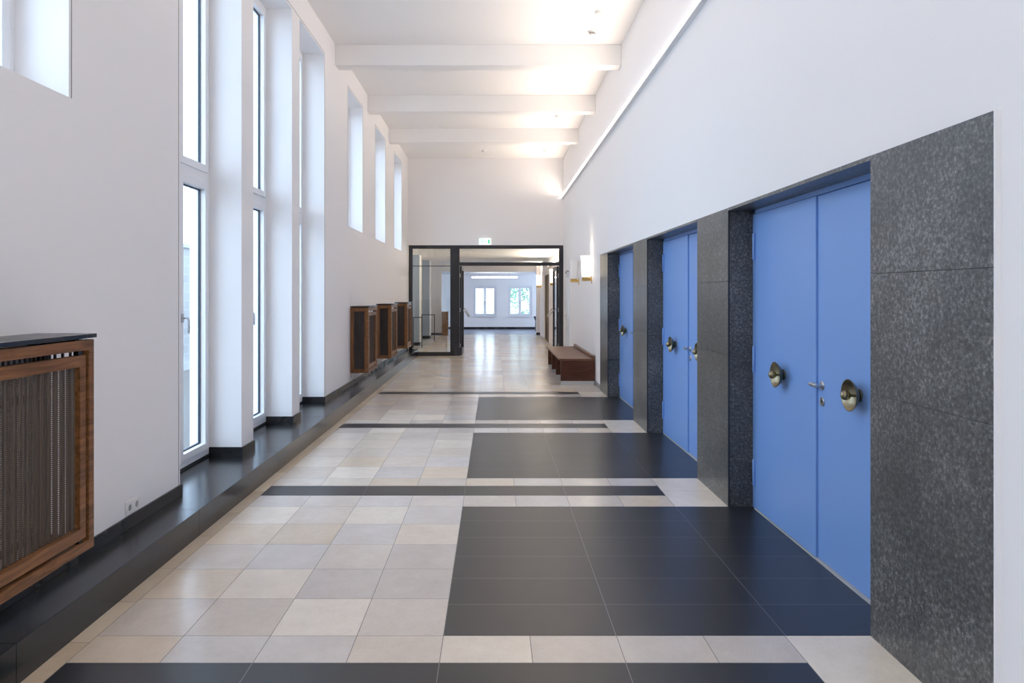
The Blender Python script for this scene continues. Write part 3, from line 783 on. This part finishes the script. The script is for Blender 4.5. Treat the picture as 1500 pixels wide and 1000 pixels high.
# white service door in the right wall with its lever
sd = thing('door_5', (XR, 16.95, 0)); struct(sd, 'plain white flush door in the wall behind the bench', 'door')
MB().ring('x', XR - 0.008, XR + 0.004, 16.43, 17.49, 0.0, 2.10, 0.05, 0.0).build('frame', M['white'], sd, bevel=0.001)
lf = MB().box(XR - 0.005, XR + 0.004, 16.482, 17.438, 0.006, 2.048).build('leaf', M['white'], sd)
h = MB(); h.lathe([(0.024, 0), (0.024, -0.006), (0.008, -0.008), (0.008, -0.045), (0, -0.045)], 20, (XR - 0.005, 17.36, 1.03), 'x'); h.tube([(XR - 0.045, 17.36, 1.03), (XR - 0.047, 17.30, 1.03), (XR - 0.046, 17.24, 1.03)], 0.009)
h.lathe([(0.022, 0), (0.022, -0.005), (0, -0.006)], 20, (XR - 0.005, 17.36, 0.94), 'x')
h.build('lever_handle', M['steel'], lf, smooth=True)
ws = thing('wall_sensor', (XR, 16.6, 2.03), 'small white sensor on a dark bent arm above the white flush door', 'sensor')
h = MB(); h.tube([(XR, 16.6, 2.07), (XR - 0.03, 16.6, 2.085), (XR - 0.07, 16.6, 2.08), (XR - 0.085, 16.6, 2.05), (XR - 0.05, 16.6, 2.02)], 0.010); h.build('arm', M['darkhole'], ws, smooth=True)
h = MB(); h.lathe([(0.030, 0.0), (0.036, -0.01), (0.036, -0.05), (0.022, -0.075), (0, -0.078)], 20, (XR - 0.05, 16.6, 2.025)); h.build('head', M['plastic'], ws, smooth=True)

# ------------------------------------------------------------------ hall and room beyond
struct(MB().box(-2.75, -2.50, YE + 0.3, HALL_Y, 0, HALL_Z + 0.2).build('wall_hall_left', M['plaster']), 'white side wall of the hall behind the glazed side panel', 'wall')
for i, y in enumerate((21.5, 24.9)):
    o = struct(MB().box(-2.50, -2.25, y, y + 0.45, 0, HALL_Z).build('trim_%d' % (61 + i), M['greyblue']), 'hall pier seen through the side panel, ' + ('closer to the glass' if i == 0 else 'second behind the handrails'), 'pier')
    MB().box(-2.25, -2.236, y - 0.001, y + 0.45, 0, HALL_Z).build('lit_edge', M['plaster'], o)  # pale layer standing in for the lit edge of the shaded pier
    struct(MB().box(-2.50, -2.228, y - 0.012, y + 0.45, 0, 0.10).build('baseboard_pier_%d' % (i + 1), M['base']), 'dark skirting round the ' + ('first hall pier' if i == 0 else 'second hall pier'), 'skirting')
struct(grid_wall('wall_hall_right', 'x', XR, 2.12, YE + 0.3, HALL_Y, 0, HALL_Z + 0.2, [(22.8, 24.6, 0, 2.19)], M['plaster']), 'white wall of the hall with the brown door', 'wall')
struct(MB().box(-2.75, 2.2, YE + 0.3, HALL_Y, HALL_Z, HALL_Z + 0.2).build('ceiling_hall', M['ceil']), 'low white ceiling of the hall behind the glazed doors', 'ceiling')
struct(MB().box(-6.3, 4.3, HALL_Y, ROOM_Y + 0.3, ROOM_Z, HALL_Z + 0.2).build('ceiling_room', M['ceil']), 'dropped white ceiling of the room at the far end', 'ceiling')
struct(MB().box(1.60, XR, 27.15, HALL_Y, 0, HALL_Z).build('trim_60', M['plaster']), 'cream pier at the end of the hall below the far lamp', 'pier')
struct(MB().box(1.588, XR, 27.138, 27.15, 0, 0.09).build('baseboard_hall', M['base']), 'dark skirting at the foot of the far cream pier', 'skirting')
struct(MB().box(-6.3, -1.995, HALL_Y - 0.3, HALL_Y, 0, HALL_Z).build('wall_room_front', M['plaster']), 'cream wall end beside the wooden cabinet in the hall', 'wall')
struct(MB().box(-2.49, -1.985, HALL_Y - 0.312, HALL_Y - 0.3, 0, 0.07).build('baseboard_hall_end', M['base']), 'dark skirting of the cream wall end beside the cabinet', 'skirting')
struct(MB().box(2.12, 4.3, HALL_Y - 0.3, HALL_Y, 0, HALL_Z).build('wall_room_front_right', M['plaster']), 'front wall of the far room beside the pier', 'wall')
FW = [(-0.93, 0.10), (0.60, 1.65)]
FZ = (0.57, 1.905)
struct(grid_wall('wall_far', 'y', ROOM_Y, ROOM_Y + 0.3, -6.3, 4.3, 0, HALL_Z, [(a, b, *FZ) for a, b in FW], M['plaster']), 'white wall with two windows at the far end', 'wall')
struct(grid_wall('wall_room_left', 'x', -6.3, -6.0, HALL_Y - 0.3, ROOM_Y + 0.3, 0, HALL_Z, [(27.9, 31.2, 0.4, 2.3)], M['plaster']), 'side wall of the far room', 'wall')
struct(grid_wall('wall_room_right', 'x', 4.0, 4.3, HALL_Y - 0.3, ROOM_Y + 0.3, 0, HALL_Z, [(27.9, 31.2, 0.4, 2.3)], M['plaster']), 'side wall of the far room beyond the pier', 'wall')
struct(MB().box(-6.0, 4.0, ROOM_Y - 0.015, ROOM_Y, 0, 0.10).build('baseboard_far', M['base']), 'dark skirting under the far windows', 'skirting')
# brown double door of the hall
bd = thing('door_6', (XR + 0.1, 23.7, 0)); struct(bd, 'dark brown door in the hall wall behind the open glazed leaf', 'door')
MB().ring('x', XR + 0.02, XR + 0.12, 22.8, 24.6, 0, 2.19, 0.05, 0.0).build('frame', M['brown'], bd)
for a, b in ((22.852, 23.698), (23.702, 24.548)): MB().box(XR + 0.05, XR + 0.10, a, b, 0.006, 2.138).build('leaf', M['brown'], bd, bevel=0.002)

# far windows with two casements each
for i, (a, b) in enumerate(FW):
    t = thing('window_%d' % (30 + i), ((a + b) / 2, ROOM_Y + 0.1, FZ[0])); struct(t, ['white casement window with bright sky outside, at the far end', 'white casement window with green foliage outside, at the far end'][i], 'window')
    y0, y1 = ROOM_Y + 0.04, ROOM_Y + 0.11
    MB().ring('y', y0, y1, a, b, *FZ, 0.06).build('frame', M['white'], t, bevel=0.003)
    m_ = (a + b) / 2
    for (p, q) in ((a + 0.055, m_ + 0.002), (m_ - 0.002, b - 0.055)):
        s = MB().ring('y', y0 - 0.012, y1 - 0.02, p + 0.003, q - 0.003, FZ[0] + 0.057, FZ[1] - 0.057, 0.062).build('sash', M['white'], t, bevel=0.003)
        MB().box(p + 0.064, q - 0.064, y0 + 0.02, y0 + 0.026, FZ[0] + 0.118, FZ[1] - 0.118).build('pane', M['glass'], s)
    MB().box(a - 0.03, b + 0.03, ROOM_Y - 0.06, ROOM_Y + 0.06, FZ[0] - 0.03, FZ[0]).build('sill', M['white'], t, bevel=0.003)
    h = MB(); h.box(m_ - 0.012, m_ + 0.012, y0 - 0.024, y0 - 0.010, 1.16, 1.23); h.tube([(m_, y0 - 0.02, 1.195), (m_, y0 - 0.06, 1.195), (m_, y0 - 0.062, 1.08)], 0.009); h.build('handle', M['steel'], t)

# suspended linear lamp
pl = thing('pendant_lamp', (0, 29, ROOM_Z), 'long thin lit tube lamp hanging before the far windows', 'pendant lamp')
MB().box(-0.91, 0.94, 28.96, 29.04, 2.200, 2.245).build('lamp_tube', M['tube'], pl, bevel=0.006)
for x in (-0.6, 0.6): MB().tube([(x, 29, 2.244), (x, 29, ROOM_Z)], 0.004, 8).build('suspension_wire', M['steel'], pl)

# handrails, cabinet and a low dark bench in the hall
def handrail(x0, x1, y, h, label):
    t = thing('handrail', (x1, y, 0), label, 'handrail', 'black handrails in the hall')
    for x in (x0, x1): MB().box(x - 0.012, x + 0.012, y - 0.02, y + 0.02, 0, h).build('post', A, t)
    MB().box(x0 - 0.012, x1 + 0.012, y - 0.02, y + 0.02, h, h + 0.025).build('rail', A, t)
handrail(-2.345, -2.10, 20.8, 0.86, 'thin black handrail seen low through the side panel, closer to the glass')
handrail(-2.39, -1.975, 23.7, 0.85, 'thin black handrail behind another, beside the wooden cabinet')
cb = thing('cabinet', (-1.86, 27.0, 0), 'small wooden cabinet seen through the glazed side panel', 'cabinet')
MB().box(-1.965, -1.735, 26.80, 27.17, 0.0, 0.86).build('body', M['oak'], cb, bevel=0.004)
for k in range(4): MB().box(-1.958, -1.742, 26.782, 26.799, 0.03 + 0.205 * k, 0.225 + 0.205 * k).build('drawer', M['oak'], cb, bevel=0.002)
MB().box(-1.975, -1.725, 26.78, 27.17, 0.861, 0.885).build('top', M['oak'], cb, bevel=0.003)
fb = thing('low_bench', (1.9, 30.2, 0), 'low black bench end beside the far pier', 'bench')
MB().box(1.73, 2.6, 29.9, 30.4, 0.36, 0.42).build('seat', A, fb, bevel=0.004)
for x in (1.73, 2.5): MB().box(x, x + 0.06, 29.92, 30.38, 0, 0.3595).build('support', A, fb)
MB().add([(1.73, 30.34, 0.421), (2.6, 30.34, 0.421), (2.6, 30.40, 0.421), (1.73, 30.40, 0.421), (1.66, 30.42, 0.60), (2.6, 30.42, 0.60), (2.6, 30.45, 0.60), (1.66, 30.45, 0.60)], [(0, 1, 2, 3), (4, 7, 6, 5), (0, 4, 5, 1), (1, 5, 6, 2), (2, 6, 7, 3), (3, 7, 4, 0)]).build('back_rest', A, fb)

# ------------------------------------------------------------------ outside
struct(MB().box(-60, XLO - 0.05, -40, 80, -3.2, -3.0).build('ground', M['outside']), 'pale paving outside the windows', 'ground')
struct(MB().box(XLO - 0.05, 60, ROOM_Y + 0.35, 90, -3.2, -3.0).build('ground_rear', M['outside']), 'pale paving outside the far windows', 'ground')
nb = thing('neighbour_wall', (-7, 13, -3), 'pale blockwork garden wall seen through the tall window by the socket', 'wall')
MB().box(-7.3, -7.0, 9.0, 18.0, -3.0, 2.6).build('wall_body', M['block'], nb)
MB().box(-7.36, -6.94, 8.95, 18.04, 2.6, 2.68).build('coping', M['outside'], nb)

def tree(x, y, base, label):
    t = thing('tree', (x, y, base), label, 'tree')
    tr = MB(); tr.tube([(x, y, base), (x + 0.05, y, base + 1.5), (x - 0.05, y + 0.05, base + 3.2), (x, y, base + 5.4)], 0.11, 10); tr.build('trunk', M['bark'], t, smooth=True)
    rng = random.Random(3); mb = MB()
    cl = [(rng.gauss(0, 0.9), rng.gauss(0, 0.7), rng.uniform(-1.6, 1.2), rng.uniform(0.35, 0.7)) for _ in range(34)]
    for k in range(3000):
        cx, cy, cz, r = rng.choice(cl)
        d = Vector((rng.gauss(0, 1), rng.gauss(0, 1), rng.gauss(0, 1))).normalized() * r * rng.uniform(0.5, 1)
        p = Vector((x + cx, y + cy, base + 5.0 + cz)) + d
        u = Vector((rng.gauss(0, 1), rng.gauss(0, 1), rng.gauss(0, 1))).normalized(); w = u.orthogonal().normalized()
        s = rng.uniform(0.05, 0.10)
        mb.add([p - u * s, p + w * s * 0.5, p + u * s, p - w * s * 0.5], [(0, 1, 2, 3)])
    mb.build('foliage', M['leaf'], t)
tree(1.95, 37.5, -3.0, 'green leafy tree outside the far window')

# ------------------------------------------------------------------ daylight
w = bpy.data.worlds.new('sky'); scn.world = w; w.use_nodes = True
bg = w.node_tree.nodes['Background']
bg.inputs['Color'].default_value = (0.60, 0.76, 1.0, 1); bg.inputs['Strength'].default_value = 5.3
def portal(y0, y1, z0, z1, x=XLO - 0.02):
    o = area('sky_portal', (x, (y0 + y1) / 2, (z0 + z1) / 2), z1 - z0, y1 - y0, 1, (1, 1, 1), (0, -PI / 2, 0))
    o.data.cycles.is_portal = True
for a, b in HIGH: portal(a, b, WZ0, WZ1)
for a, b in TALL + BACK: portal(a, b, PL_Z, WZ1)
portal(27.9, 31.2, 0.4, 2.3, -6.32)
o = area('sky_portal', (4.32, 29.55, 1.35), 1.9, 3.3, 1, (1, 1, 1), (0, PI / 2, 0)); o.data.cycles.is_portal = True
for a, b in FW:
    o = area('sky_portal', ((a + b) / 2, ROOM_Y + 0.32, sum(FZ) / 2), b - a, FZ[1] - FZ[0], 1, (1, 1, 1), (-PI / 2, 0, 0)); o.data.cycles.is_portal = True

# ------------------------------------------------------------------ camera and view
cam = bpy.data.cameras.new('camera'); co = bpy.data.objects.new('camera', cam); COL.objects.link(co); scn.camera = co
F = 1050.0
cam.sensor_fit = 'HORIZONTAL'; cam.sensor_width = 36; cam.lens = F / 1500 * 36
cam.shift_x = (750 - 724) / 1500; cam.shift_y = (430 - 500) / 1500
co.location = (0, 0, EYE); co.rotation_euler = (PI / 2, 0, 0); cam.clip_start = 0.05; cam.clip_end = 300
vs = scn.view_settings
scn.display_settings.display_device = 'sRGB'
vs.view_transform = 'Standard'; vs.look = 'None'; vs.gamma = 1; vs.use_curve_mapping = False; vs.exposure = 0.15
cy = scn.cycles
cy.max_bounces = 14; cy.diffuse_bounces = 8; cy.glossy_bounces = 6; cy.transparent_max_bounces = 16; cy.sample_clamp_indirect = 8.0
cy.caustics_reflective = True; cy.caustics_refractive = False
